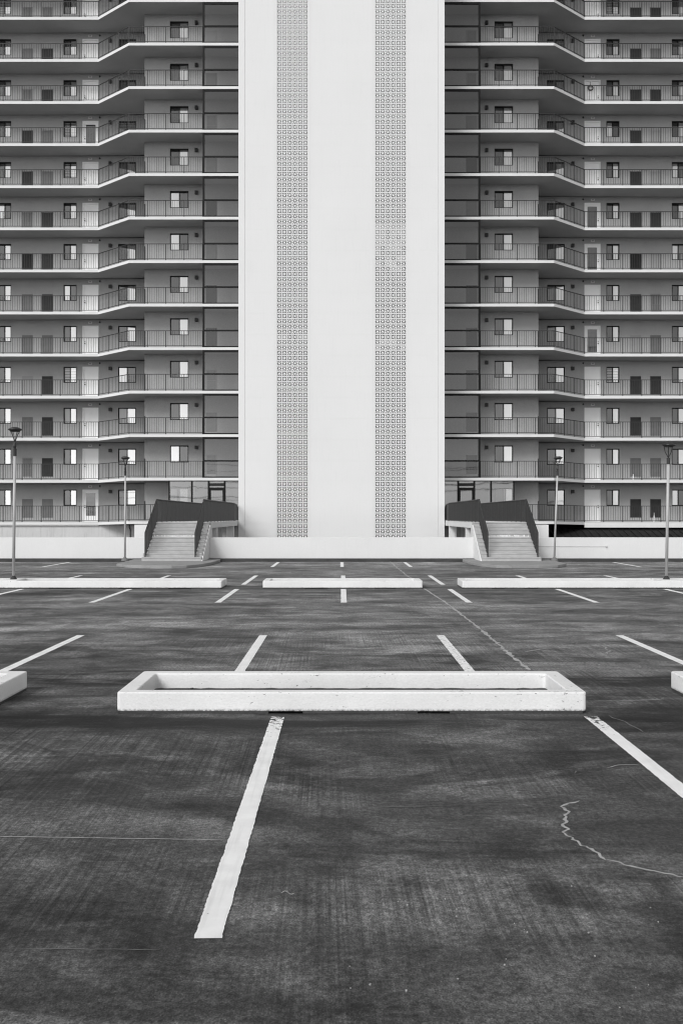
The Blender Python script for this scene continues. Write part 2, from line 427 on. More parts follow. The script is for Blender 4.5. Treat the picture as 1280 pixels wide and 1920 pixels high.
# kerb below the wall, and the two rounded concrete pads at the stairs
k = MB()
for x0, x1 in ((-60, -7.93), (-5.49, 5.49), (7.93, 60)):
    k.box(x0, x1, 41.0, 41.448, 0, .127)
kerb = k.build('kerb', 'kerb_dark', kind='structure')
def pad(s):
    top = [(242, 1050.2), (219, 1056.8), (235, 1059.2), (270, 1060.3), (322, 1060.6), (350, 1059.8), (375, 1057.8), (392, 1055), (402, 1052.6), (409, 1050.2)]
    P = [ground_pt(px, py, .11) for px, py in top]
    P[0] = (P[0][0], 41.4); P[-1] = (P[-1][0], 41.4)
    if s > 0: P = [(-x, y) for x, y in P]
    m = MB(); m.prism(P, 0, .11)
    o = m.build('pavement', 'pad_concrete', kind='structure', origin=(s * 6.8, 39, 0), bevel=.02)
    return o
pad(-1); pad(1)

# small litter and a paint spill mark
m = MB()
for q in range(9):
    a = rnd.uniform(-.02, .02); x, y = ground_pt(528 + q * 2.6, 1675 - 3 * math.sin(q * .7))
    m.face([(x - .004, y, .003), (x + .006, y - .004, .003), (x + .005, y + .008, .003), (x - .002, y + .009, .003)])
m.build('paint_mark', 'crack_fill', lot, (ground_pt(540, 1675)[0], ground_pt(540, 1675)[1], .003))
m = MB()
for q in range(26):
    px, py = rnd.uniform(640, 1260), rnd.uniform(1640, 1900); x, y = ground_pt(px, py); r = rnd.uniform(.002, .005)
    m.prism([(x + r * math.cos(a) * rnd.uniform(.6, 1.3), y + r * math.sin(a) * rnd.uniform(.6, 1.3)) for a in (0, 1.2, 2.4, 3.6, 4.9)], 0.0, r)
o = m.build('grit', 'crack_fill', kind='stuff'); tag(o, 'pale specks of grit scattered on the near concrete', 'grit')

# ------------------------------------------------------------------ planters
def planter(x0, x1, y0, y1, label, notches, filled=False, r=.035, group='hollow white concrete planters in the lot', tilt=0):
    H = .205; T = .165
    root = thing('planter', ((x0 + x1) / 2, (y0 + y1) / 2, 0), label, 'planter', group)
    def ring(a0, a1, b0, b1, rr):
        P = []
        for cx, cy, st in ((a1 - rr, b0 + rr, -90), (a1 - rr, b1 - rr, 0), (a0 + rr, b1 - rr, 90), (a0 + rr, b0 + rr, 180)):
            for q in range(4):
                a = R(st + q * 30); P.append((cx + rr * math.cos(a), cy + rr * math.sin(a)))
        return P
    O = ring(x0, x1, y0, y1, r); I = ring(x0 + T, x1 - T, y0 + .135, y1 - .17, .03)
    m = MB(); n = len(O); zb = .022
    m.v = [(x, y, zb) for x, y in O] + [(x, y, H) for x, y in O] + [(x, y, H) for x, y in I] + [(x, y, .0) for x, y in I]
    for i in range(n):
        j = (i + 1) % n
        m.f += [(i, j, n + j, n + i), (n + i, n + j, 2 * n + j, 2 * n + i), (2 * n + i, 2 * n + j, 3 * n + j, 3 * n + i), (3 * n + i, 3 * n + j, j, i)]; m.m += [0] * 4
    m.build('rim', 'planter_paint', root, ((x0 + x1) / 2, (y0 + y1) / 2, 0), bevel=.014)
    # foot of the walls, left open at the drain slots
    f = MB(); q = .004
    xs = [x0 + r] + [v for a in notches for v in a] + [x1 - r]
    for a, b in zip(xs[::2], xs[1::2]): f.box(a, b, y0 + q, y0 + .10, 0, zb + .004)
    f.box(x0 + q, x0 + .1, y0 + r, y1 - r, 0, zb + .004); f.box(x1 - .1, x1 - q, y0 + r, y1 - r, 0, zb + .004); f.box(x0 + r, x1 - r, y1 - .1, y1 - q, 0, zb + .004)
    f.build('foot', 'kerb_dark', root, ((x0 + x1) / 2, (y0 + y1) / 2, 0))
    s = MB(); nx = int((x1 - x0) / .09); ny = 8
    gx = lambda i: x0 + T - .02 + (x1 - x0 - 2 * T + .04) * i / nx
    gy = lambda j: y0 + .12 + (y1 - y0 - .27) * j / ny
    hz = [[.047 + rnd.uniform(-.004, .005) for j in range(ny + 1)] for i in range(nx + 1)]
    for i in range(nx):
        for j in range(ny): s.face([(gx(i), gy(j), hz[i][j]), (gx(i + 1), gy(j), hz[i + 1][j]), (gx(i + 1), gy(j + 1), hz[i + 1][j + 1]), (gx(i), gy(j + 1), hz[i][j + 1])])
    for q in range(int((x1 - x0) * 1.2)):
        cx, cy = rnd.uniform(x0 + .25, x1 - .25), rnd.uniform(y1 - .45, y1 - .2); a_ = rnd.uniform(.01, .03)
        s.bar((cx - a_, cy, .05), (cx + a_, cy + rnd.uniform(-.02, .02), .055), .02, .010)
    s.build('soil', 'kerb_dark', root, ((x0 + x1) / 2, (y0 + y1) / 2, 0))
    return root
planter(-2.156, 2.352, 9.56, 10.87, 'near white concrete planter box seen whole in the middle of the lot', [(-.70, -.37), (.73, 1.04)])
planter(-7.9, -3.42, 9.56, 10.87, 'near white planter box whose rounded end just enters at the left edge', [(-6.3, -5.9)])
planter(3.585, 8.1, 9.56, 10.87, 'near white planter box whose end just enters at the right edge', [(5.5, 5.9)])
planter(-2.045, 2.11, 25.9, 27.05, 'far white planter box in the middle, without a lamp post', [(-.95, -.35), (.85, 1.4)])
pl = planter(-10.3, -3.11, 25.9, 27.05, 'long far white planter box on the left with a lamp post standing in it', [(-7.6, -6.9), (-5.8, -5.2), (-4.5, -3.9)])
pr = planter(3.14, 10.3, 25.9, 27.05, 'long far white planter box on the right with a lamp post standing in it', [(3.9, 4.25), (4.75, 5.1), (7.1, 7.5), (8.2, 8.6)])
for root, x in ((pl, -8.70), (pr, 8.62)):
    m = MB(); m.box(x - .22, x + .22, 26.05, 26.86, .02, .212); m.build('pedestal', 'planter_paint', root, (x, 26.4, .02), bevel=.015)

# ------------------------------------------------------------------ lamp posts
def lamp(x, y, z0, top, hx, tilt, label, short=False, headw=.184):
    root = thing('lamp_post', (x, y, z0), label, 'lamp post', 'lamp posts beside and in the lot')
    H = top - z0; lean = hx - x
    P = lambda k, dx=0, dy=0, z=0: (x + lean * k + dx, y + dy, z0 + H * k + z)
    kp = (H - (.55 if short else .74)) / H            # top of the grey pole
    q = 1.0 if y < 30 else 1.7; m = MB(); m.tube([P(0), P(0, z=.02 * q), P(0, z=.05 * q), P(0, z=.09 * q)], [.09 * q, .088 * q, .065 * q, .042], 12)
    m.build('base', 'panel_dark' if y < 30 else 'panel_mid', root, (x, y, z0), smooth=False)
    m = MB(); m.tube([P(0, z=.1), P(kp)], [.040, .035], 14); m.build('pole', 'pole_grey', root, (x, y, z0), smooth=True)
    m = MB()
    if short:
        m.tube([P(kp, z=-.02), P(kp, z=.15)], [.047, .047], 12); kn = kp + .15 / H
    else:
        m.tube([P(kp, z=-.02), P(kp, z=.17)], [.050, .050], 12)
        m.tube([P(kp, z=.17), P(kp, z=.2), P(kp, z=.24), P(kp, z=.30), P(kp, z=.34)], [.028, .036, .047, .038, .024], 12); kn = kp + .34 / H
    m.build('neck', 'lamp_dark', root, P(kp))
    c = Vector(P(1, z=-.10)); tl = R(tilt)
    def hd(dx, dy, dz): return (c.x + dx * math.cos(tl) - dz * math.sin(tl), c.y + dy, c.z + dz * math.cos(tl) + dx * math.sin(tl))
    m = MB()
    m.tube([hd(0, 0, -.02), hd(0, 0, 0), hd(0, 0, .035), hd(0, 0, .05), hd(0, 0, .10)], [headw * .62, headw * .72, headw, headw * .98, headw * .45], 20)
    hdobj = m.build('lamp_head', 'lamp_dark', root, tuple(c))
    for a in ((45, 135, 225, 315) if not short else (20, 160, 250)):
        m = MB(); ca, sa = math.cos(R(a)), math.sin(R(a)); e = hd(headw * .66 * ca, headw * .66 * sa, -.005); b = Vector(P(kn))
        mid = b.lerp(Vector(e), .5) + Vector((ca * .02, sa * .02, 0)) * (1.2 if short else -.2)
        m.tube([tuple(b), tuple(mid), e], [.011, .011, .011], 6); m.build('strut', 'lamp_dark', root, P(kn))
lamp(-8.70, 26.45, .212, 4.25, -8.66, 0, 'tall near lamp post standing in the long left planter')
lamp(8.62, 26.45, .212, 3.84, 8.68, -3, 'near lamp post with tilted head standing in the long right planter', short=True, headw=.178)
lamp(-8.57, 39.45, .11, 4.25, -8.55, 0, 'straight far lamp post on the left stair pad')
lamp(8.42, 39.45, .11, 4.25, 8.57, 2, 'leaning far lamp post on the right stair pad')

# ------------------------------------------------------------------ perimeter wall
WT = .995
for x0, x1, lab in ((-60, -7.93, 'low white perimeter wall left of the left staircase'), (-5.49, 5.49, 'low white perimeter wall between the two staircases'), (7.93, 60, 'low white perimeter wall right of the right staircase')):
    root = thing('perimeter_wall', ((x0 + x1) / 2, 41.55, 0), lab, 'wall', 'low white walls behind the lot')
    m = MB(); m.box(x0, x1, 41.45, 41.67, .0, WT); m.build('wall_body', 'white_wall', root, ((x0 + x1) / 2, 41.55, 0), bevel=.012)
    if x0 > 7:
        m = MB(); m.tube([(7.95, 41.44, .62), (11.0, 41.44, .615)], [.012, .012], 6); m.box(10.98, 11.04, 41.40, 41.46, .59, .65)
        m.build('conduit', 'base_wall', root, (9, 41.44, .62))

# ------------------------------------------------------------------ railings
RH = 1.07
def rail_polyline(pts, root, name='railing', pitch=.15, post_every=1.2, rh=RH, bot=.11):
    """pts: (x, y, zfloor). returns railing part: rails, posts as sub-parts, balusters as one sub-part"""
    m = MB()
    for a, b in zip(pts, pts[1:]):
        m.bar((a[0], a[1], a[2] + rh - .018), (b[0], b[1], b[2] + rh - .018), .05, .036)
        m.bar((a[0], a[1], a[2] + bot), (b[0], b[1], b[2] + bot), .03, .03)
    r = m.build(name, 'railing_paint', root, pts[0])
    bal = MB(); posts = []
    for si, (a, b) in enumerate(zip(pts, pts[1:])):
        A, B = Vector(a), Vector(b); L = (Vector((B.x, B.y, 0)) - Vector((A.x, A.y, 0))).length
        n = max(1, round(L / post_every)); nb = max(1, round(L / n / pitch))
        for i in range(n + 1):
            if not (i == 0 and si > 0): posts.append(A.lerp(B, i / n))
            if i < n:
                for j in range(1, nb):
                    p = A.lerp(B, (i + j / nb) / n)
                    bal.box(p.x - .009, p.x + .009, p.y - .009, p.y + .009, p.z + bot - .01, p.z + rh - .03, bottom=False)
    o = bal.build('balusters', 'railing_paint', r, pts[0], kind='stuff')
    return r, posts
post_me = None
def add_posts(r, posts, rh=RH):
    global post_me
    if post_me is None:
        m = MB(); m.box(-.024, .024, -.02, .02, 0, 1.0); post_me = m.mesh('post', 'railing_paint')
    for p in posts:
        o = put('post', post_me, r, tuple(p)); o.scale = (1, 1, rh)

# ------------------------------------------------------------------ staircases and walkways to the lobby
LAND = 1.62; Y0 = 39.35; NR = 10; RUN = .275; RISE = (LAND - .11) / NR
def staircase(s):
    side = 'left' if s < 0 else 'right'
    M = lambda x: x if s < 0 else -x
    root = thing('staircase', (M(-6.71), Y0, .11), f'{side} concrete staircase with dark railings climbing from its pad to the lobby walkway', 'staircase', 'staircases up to the lobby')
    xl, xr = M(-7.89), M(-5.54)
    for i in range(NR):
        y = Y0 + RUN * i; y2 = y + RUN if i < NR - 1 else y + .5
        z1 = .11 + RISE * (i + 1)
        m = MB(); m.box(xl, xr, y, y2, .05, z1 - .04); m.box(min(xl, xr) + .004, max(xl, xr) - .004, y - .018, y2 - .019, z1 - .04, z1)
        m.build('step', 'step_concrete', root, (M(-6.71), y, z1), bevel=.006)
    yt = Y0 + RUN * (NR - 1)
    # painted stringer edge on the inner side
    m = MB(); a = M(-5.535); b = M(-5.49)
    pts = [(Y0 - .01, .11), (Y0 + .01, .14), (yt, LAND - RISE * .75), (yt + .5, LAND - RISE * .75), (yt + .5, .05), (Y0 - .01, .05)]
    n = len(m.v); kk = len(pts)
    m.v = [(a, y, z) for y, z in pts] + [(b, y, z) for y, z in pts]
    for i in range(kk): j = (i + 1) % kk; m.f.append((i, j, kk + j, kk + i)); m.m.append(0)
    m.f += [tuple(range(kk)), tuple(range(kk, 2 * kk))]; m.m += [0, 0]
    m.build('stringer', 'white_wall', root, (a, Y0, .11))
    # worn lettering strip on one riser
    i = 6; z = .11 + RISE * i; y = Y0 + RUN * i - .006
    m = MB(); x0, x1 = M(-7.70), M(-5.80); x0, x1 = min(x0, x1), max(x0, x1)
    m.box(x0, x1, y, y + .004, z + .005, z + .022); m.box(x0, x0 + .02, y, y + .004, z + .022, z + .105); m.box(x1 - .02, x1, y, y + .004, z + .022, z + .105)
    x = x0 + .10
    while x < x1 - .22:
        wd = rnd.choice((.03, .04, .05)); 
        m.box(x, x + .008, y, y + .004, z + .03, z + rnd.uniform(.07, .10))
        if rnd.random() < .8: m.box(x + .008, x + wd, y, y + .004, z + .03 + rnd.choice((0, .03, .055)), z + .045 + rnd.choice((0, .03, .055)))
        if rnd.random() < .5: m.box(x + wd, x + wd + .008, y, y + .004, z + .03, z + .09)
        x += wd + rnd.choice((.015, .02, .035))
    m.build('riser_lettering', 'white_trim', root, (M(-6.71), y, z))
    # stair railings
    for xx in (-7.77, -5.79):
        x = M(xx); p0 = (x, Y0 + .12, .11 + RISE); p1 = (x, yt + .12, LAND)
        r, posts = rail_polyline([p0, p1], root, 'railing', pitch=.115, rh=.98, bot=.035)
        add_posts(r, posts, .98)
    # walkway
    rw = thing('walkway', (M(-6.7), 52, LAND), f'raised concrete walkway from the {side} staircase back to the lobby door', 'walkway', 'raised walkways to the lobby')
    poly = [(M(-7.95), yt + .5), (M(-5.58), yt + .5), (M(-5.58), 53.6), (M(-6.32), 60.3), (M(-6.32), 62.55), (M(-7.95), 62.55)]
    m = MB(); m.prism(poly, LAND - .25, LAND); m.build('slab', 'white_wall', rw, (M(-6.7), 52, LAND))
    for y in (44.8, 51.8, 58.0):
        m = MB(); xc = -5.9 if y < 54 else -6.7
        m.box(M(xc), M(xc + .3), y, y + .3, 0, LAND - .25); m.box(M(-7.7), M(-7.4), y, y + .3, 0, LAND - .25)
        m.build('column', 'white_wall', rw, (M(xc + .15), y, 0))
    m = MB(); m.box(M(-8.72), M(-7.96), yt + .15, yt + .75, 0, LAND - .1); m.build('pier', 'white_wall', rw, (M(-8.3), yt + .4, 0))
    r, posts = rail_polyline([(M(-7.77), yt + .14, LAND), (M(-7.77), 62.4, LAND)], rw, pitch=.115, rh=.98, bot=.035); add_posts(r, posts, .98)
    r, posts = rail_polyline([(M(-5.79), yt + .14, LAND), (M(-5.79), 53.6, LAND), (M(-6.5), 61.9, LAND)], rw, pitch=.115, rh=.98, bot=.035); add_posts(r, posts, .98)
staircase(-1); staircase(1)

# ------------------------------------------------------------------ the apartment building
F0 = 1.55; FH = 2.74; NF = 13; TH = .17; DROP = .07
YS, YO = 62.7, 64.8        # slab fronts, centre and outer
YWC, YWO = 64.3, 66.6      # walls, centre and outer
XT = 6.22; XC = 12.70; XB1, XB2, XE = 13.37, 15.80, 27.0
bld = thing('apartment_building', (0, 62.7, 0), 'thirteen storey pale and grey apartment block with a windowless white tower between two balconied wings', 'building')
Z = lambda k: F0 + FH * k

# slabs
def slab(s, k):
    M = lambda x: s * x
    z = Z(k)
    pts = [(XT, YS, 0), (XB1, YS, 0), (XB2, YO, -DROP), (XE, YO, -DROP), (XE, 68.5, -DROP), (XC, 68.5, 0), (XT, 68.5, 0)]
    m = MB(); poly = [(M(p[0]), p[1]) for p in pts]; n = len(poly)
    m.v = [(x, y, z - TH + pts[i][2]) for i, (x, y) in enumerate(poly)] + [(x, y, z + pts[i][2]) for i, (x, y) in enumerate(poly)]
    for i in range(n): j = (i + 1) % n; m.f.append((i, j, n + j, n + i)); m.m.append(0)
    for q in ((0, 1, 5), (0, 5, 6), (1, 2, 5), (2, 3, 4), (2, 4, 5)):
        m.f.append(tuple(q)); m.m.append(1); m.f.append(tuple(n + i for i in q)); m.m.append(2)
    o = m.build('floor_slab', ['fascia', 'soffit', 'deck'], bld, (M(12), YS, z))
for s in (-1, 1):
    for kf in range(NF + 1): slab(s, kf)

# wall sheets with openings, one mesh per wing and kind shared by the storeys
def wall_sheet(x0, x1, z0, z1, ops, y, depth=.14):
    m = MB(); xs = sorted({x0, x1, *[v for o in ops for v in o[:2]]}); zs = sorted({z0, z1, *[v for o in ops for v in o[2:]]})
    for a, b in zip(xs, xs[1:]):
        for c, d in zip(zs, zs[1:]):
            cx, cz = (a + b) / 2, (c + d) / 2
            if any(o[0] < cx < o[1] and o[2] < cz < o[3] for o in ops): continue
            m.face([(a, y, c), (b, y, c), (b, y, d), (a, y, d)])
    for a, b, c, d in ops:
        for q in (((a, c), (b, c)), ((b, c), (b, d)), ((b, d), (a, d)), ((a, d), (a, c))):
            (u, v), (p, r) = q
            m.face([(u, y, v), (p, y, r), (p, y + depth, r), (u, y + depth, v)])
    return m
pxo = lambda px: (640 - px) * YWO / FPX       # |x| on the outer wall from a photo column
pxc = lambda px: (640 - px) * YWC / FPX
WZ0, WZ1 = 1.09, 2.17
OUT_W = [('narrow', pxo(21.5), pxo(-3.5)), ('narrow', pxo(144), pxo(119.5)), ('wide', pxo(255), pxo(221.8))]
DOOR = (pxo(185.3), pxo(155.3))
VENTS = [(pxo(62), pxo(42)), (pxo(100.3), pxo(78.5))]
CEN_W = (pxc(353.6), pxc(318.7))
CVENT = (pxc(407), pxc(385.5))
STZ = FH - TH
for s in (-1, 1):
    f = lambda a, b: (min(s * a, s * b), max(s * a, s * b))
    ops = [(*f(a, b), WZ0, WZ1) for _, a, b in OUT_W] + [(*f(*DOOR), 0.001, 2.17)]
    mo = wall_sheet(*f(XC, XE), 0, STZ, ops, 0).mesh('outer_wall', 'stucco')
    mc = wall_sheet(*f(XT, XC), 0, STZ, [(*f(*CEN_W), WZ0 - .04, WZ1 - .02)], 0); 
    mc.face([(s * XC, 0, 0), (s * XC, YWO - YWC, -DROP), (s * XC, YWO - YWC, STZ), (s * XC, 0, STZ)])
    mc = mc.mesh('inner_wall', 'stucco')
    for kf in range(NF):
        put('wall', mo, bld, (0, YWO, Z(kf) - DROP)); put('wall', mc, bld, (0, YWC, Z(kf)))
    # lower plinth of the wing
    m = MB()
    if s < 0:
        m.box(-XE, -7.6, 64.95, 66, -.0, Z(0) - TH - DROP - .003); m.box(-XE, -XB2, 64.86, 64.95, 1.22, Z(0) - TH - DROP - .003)
        m.build('plinth', 'base_wall', bld, (-15, 65, 0))
        m = MB(); x = -(640 - 243) * 64.9 / FPX; m.tube([(x, 64.9, 1.30), (x - .02, 64.9, 1.15), (x + .05, 64.9, 1.0), (x + .06, 64.9, 0)], [.03] * 4, 8); m.build('drain_pipe', 'lamp_dark', bld, (x, 64.9, 0))
        m = MB(); m.box(-7.6, -XT, 63.6, 63.8, 0, Z(0) - TH - .003); m.build('plinth', 'stucco', bld, (-7, 63.6, 0))
    else:
        xo = (1028 - 640) * 64.9 / FPX
        m.box(7.6, xo, 64.95, 66, 0, Z(0) - TH - DROP - .003); m.build('plinth', 'white_wall', bld, (10, 65, 0))
        m = MB(); m.box(XB2, XE, 64.78, 64.95, 1.13, Z(0) - TH - DROP - .003); m.build('lintel', 'fascia', bld, (20, 64.8, 1.2))
        m = MB(); m.box(xo, XE, 68.2, 68.4, -.2, 1.3); m.build('garage_back_wall', 'roof_dark', bld, (20, 68.3, 0))
        m = MB(); m.face([(xo + .003, 60.9, 0.005), (XE, 60.9, .005), (XE, 64.9, 1.0), (xo + .003, 64.9, 1.0)])
        m.face([(xo + .003, 64.9, 1.0), (XE, 64.9, 1.0), (XE, 68.2, 1.0), (xo + .003, 68.2, 1.0)])
        rf = m.build('garage_roof', 'panel_darkest', bld, (20, 62, .3))
        x = xo + .25
        while x < XE:
            mm = MB(); mm.bar((x, 60.9, .03), (x, 64.9, 1.03), .04, .05); mm.build('roof_seam', 'roof_dark', rf, (x, 62, .3)); x += .452
        m = MB(); m.box(7.6, XT, 63.6, 63.8, 0, Z(0) - TH - .003); m.build('plinth', 'stucco', bld, (7, 63.6, 0))

# windows
WIN = {}
def window_parts(wd, ht):
    key = (round(wd, 2), round(ht, 2))
    if key in WIN: return WIN[key]
    fw = .055; h = wd / 2
    m = MB()
    m.box(-h, -h + fw, 0, .09, 0, ht); m.box(h - fw, h, 0, .09, 0, ht)
    m.box(-h + fw, h - fw, 0, .09, 0, fw); m.box(-h + fw, h - fw, 0, .09, ht - fw * 1.2, ht); m.box(-.026, .026, .012, .085, fw, ht - fw * 1.2)
    # a second, thinner sash inside one half
    fr = m.mesh('window', 'bronze_frame')
    out = {'frame': fr}
    for sd, a, b in ((-1, -h + fw, -.026), (1, .026, h - fw)):
        p = MB(); p.face([(a, .05, fw), (b, .05, fw), (b, .05, ht - fw * 1.2), (a, .05, ht - fw * 1.2)]); out['pane', sd] = p
        c = MB(); nn_ = 14
        for q in range(nn_):
            u0 = a + (b - a) * q / nn_; u1 = a + (b - a) * (q + 1) / nn_; d0 = .14 + .02 * (q % 2); d1 = .14 + .02 * ((q + 1) % 2)
            c.face([(u0, d0, fw * .5), (u1, d1, fw * .5), (u1, d1, ht - fw), (u0, d0, ht - fw)])
        out['curtain', sd] = c
    r = MB(); r.box(-h, h, .40, .42, -.05, ht + .05); r.face([(-h, .1, -.02), (h, .1, -.02), (h, .4, -.02), (-h, .4, -.02)])
    out['room'] = r.mesh('room', 'room_dark')
    cache = {}
    for sd in (-1, 1):
        for mt in ('window_glass', 'screen_glass'): cache['pane', sd, mt] = out['pane', sd].mesh('pane', mt)
        for mt in ('curtain_light', 'curtain_soft', 'curtain_dim', 'curtain_dark'): cache['curtain', sd, mt] = out['curtain', sd].mesh('curtain', mt)
    bl = MB()
    for q in range(9):
        z = fw + (ht - 2.4 * fw) * (q + .5) / 9; bl.box(-h + fw, h - fw, .10, .12, z - .035, z + .03)
    cache['blind'] = bl.mesh('blind', 'curtain_light')
    cache['frame'] = fr; cache['room'] = out['room']
    WIN[key] = cache; return cache
def add_window(xc, y, z, wd, ht, bright, style):
    c = window_parts(wd, ht)
    o = put('window', c['frame'], bld, (xc, y, z))
    for sd in (-1, 1):
        br = sd == bright
        put('pane', c['pane', sd, 'window_glass' if br else 'screen_glass'], o, (xc, y, z))
        if style == 'blind': continue
        put('curtain', c['curtain', sd, rnd.choice(('curtain_light', 'curtain_light', 'curtain_soft')) if br or style == 'both' else rnd.choice(('curtain_dim', 'curtain_dim', 'curtain_dark'))], o, (xc, y, z))
    if style == 'blind': put('blind', c['blind'], o, (xc, y, z))
    put('room', c['room'], o, (xc, y, z))
# which half shows bright (photo), per wing: columns edge, narrow, wide, centre
LB = {('L', 5, 1): -1, ('L', 7, 0): -1, ('L', 7, 3): -1, ('L', 6, 3): -1, ('L', 1, 3): -1, ('R', 9, 1): -1, ('R', 12, 1): 1, ('R', 0, 0): -1, ('R', 8, 0): -1, ('R', 6, 0): -1, ('L', 3, 2): -1, ('L', 4, 2): 1}
BL = {('L', 3, 1): 'blind', ('R', 3, 1): 'blind', ('L', 9, 1): 'blind', ('L', 2, 1): 'both', ('R', 6, 0): 'both', ('L', 2, 2): 'both', ('R', 2, 2): 'both', ('L', 9, 2): 'blind', ('L', 12, 0): 'blind', ('R', 11, 2): 'blind', ('L', 8, 1): 'blind', ('R', 12, 1): 'blind'}
for s, S in ((-1, 'L'), (1, 'R')):
    for kf in range(NF):
        for ci, (_, a, b) in enumerate(OUT_W):
            add_window(s * (a + b) / 2, YWO + .04, Z(kf) - DROP + WZ0, b - a, WZ1 - WZ0, LB.get((S, kf, ci), 1), BL.get((S, kf, ci), ''))
        add_window(s * (CEN_W[0] + CEN_W[1]) / 2, YWC + .04, Z(kf) + WZ0 - .04, CEN_W[1] - CEN_W[0], WZ1 - WZ0 + .02, LB.get((S, kf, 3), 1), '')

# doors
def door_meshes():
    wd = DOOR[1] - DOOR[0]; h = wd / 2; D = {}
    m = MB(); t = .075
    m.box(-h, -h + t, -.025, .1, 0, 2.17); m.box(h - t, h, -.025, .1, 0, 2.17); m.box(-h + t, h - t, -.025, .1, 2.09, 2.17)
    D['casing'] = m.mesh('door', 'door_white')
    m = MB(); a = h - t; 
    m.box(-a, a, .05, .09, .02, 2.09)
    for x0, x1 in ((-a + .1, -.04), (.04, a - .1)):
        for z0, z1 in ((.2, .82), (.95, 1.5), (1.62, 1.95)):
            m.box(x0, x1, .038, .05, z0, z0 + .02); m.box(x0, x1, .038, .05, z1 - .02, z1); m.box(x0, x0 + .02, .038, .05, z0 + .02, z1 - .02); m.box(x1 - .02, x1, .038, .05, z0 + .02, z1 - .02)
            m.box(x0 + .06, x1 - .06, .040, .05, z0 + .06, z1 - .06)
    D['panelled'] = m.mesh('door_leaf', 'door_white')
    m = MB(); m.box(-a, a, .05, .09, .02, 2.09)
    m.box(-a + .1, a - .1, .035, .05, 1.90, 1.97); 
    D['plain'] = m.mesh('door_leaf', 'door_white')
    m = MB()
    m.box(-a, -a + .14, .03, .07, .02, 2.09); m.box(a - .14, a, .03, .07, .02, 2.09); m.box(-a + .14, a - .14, .03, .07, 1.93, 2.09); m.box(-a + .14, a - .14, .03, .07, .02, .42)
    D['storm'] = m.mesh('storm_door', 'door_white')
    m = MB(); m.face([(-a + .14, .05, .42), (a - .14, .05, .42), (a - .14, .05, 1.93), (-a + .14, .05, 1.93)]); D['storm_pane'] = m.mesh('pane', 'screen_glass')
    m = MB(); m.box(-a + .14, a - .14, .1, .12, .42, 1.93); D['behind'] = m.mesh('inner_leaf', 'panel_mid')
    m = MB()
    for q in range(12): m.box(-a + .15, a - .15, .065, .075, .9 + q * .085, .96 + q * .085)
    m.box(-a + .15, a - .15, .055, .06, .82, .87)
    D['shade'] = m.mesh('blind', 'grille')
    m = MB(); m.tube([(0, -.03, 0), (0, .05, 0)], [.03, .03], 8); m.tube([(0, -.01, .13), (0, .05, .13)], [.022, .022], 8); D['handle'] = m.mesh('handle', 'bronze_frame')
    m = MB(); m.box(-h, h, -.10, .1, 0.0, .018); D['sill'] = m.mesh('threshold', 'pale_concrete')
    return D
DM = door_meshes()
DT = {('L', 9): 'storm', ('L', 0): 'screen', ('L', 5): 'plain', ('L', 11): 'plain', ('L', 6): 'plain', ('R', 11): 'panelled', ('R', 10): 'plain', ('R', 9): 'plain', ('R', 7): 'storm', ('R', 6): 'storm', ('R', 4): 'storm', ('R', 0): 'panelled', ('R', 5): 'panelled'}
PL = MB(); PL.box(-.125, .125, -.012, 0, -.075, .075); PL = PL.mesh('number_plaque', 'plaque')
PN = MB()
for q in (-.05, 0, .05): PN.box(q - .014, q + .014, -.016, -.0121, -.025, .035)
PN = PN.mesh('plaque_digits', 'screen_mesh')
SD = MB(); SD.tube([(0, 0, 0), (0, -.03, 0), (0, -.05, 0)], [.06, .06, .035], 10); SD = SD.mesh('entry_camera', 'fixture_black')
FX = MB(); FX.box(-.095, .095, -.16, 0, -.11, .11); FX.box(-.075, .075, -.175, -.16, -.09, .09); FX = FX.mesh('wall_light', 'fixture_black')
for s, S in ((-1, 'L'), (1, 'R')):
    for kf in range(NF):
        xc = s * (DOOR[0] + DOOR[1]) / 2; z = Z(kf) - DROP
        d = put('door', DM['casing'], bld, (xc, YWO, z))
        ty = DT.get((S, kf), 'panelled' if (kf * 7 + (s > 0)) % 3 else 'plain')
        if ty in ('storm', 'screen'):
            put('storm_door', DM['storm'], d, (xc, YWO, z)); put('pane', DM['storm_pane'], d, (xc, YWO, z)); put('inner_leaf', DM['behind'], d, (xc, YWO, z))
            if ty == 'screen' or kf in (4,): put('blind', DM['shade'], d, (xc, YWO, z))
        else: put('door_leaf', DM[ty], d, (xc, YWO, z))
        put('handle', DM['handle'], d, (xc - .38 * (1 if S == 'L' else -1), YWO, z + .98)); put('threshold', DM['sill'], d, (xc, YWO, z))
        xq = s * pxo(169.5); q = put('number_plaque', PL, bld, (xq, YWO, z + 2.37)); put('plaque_digits', PN, q, (xq, YWO, z + 2.37))
        put('entry_camera', SD, bld, (s * pxo(187.5), YWO, z + 2.40))
        put('wall_light', FX, bld, (s * pxo(207.5), YWO, z + 2.04)); put('wall_light', FX, bld, (s * pxc(368.7), YWC, Z(kf) + 2.02))

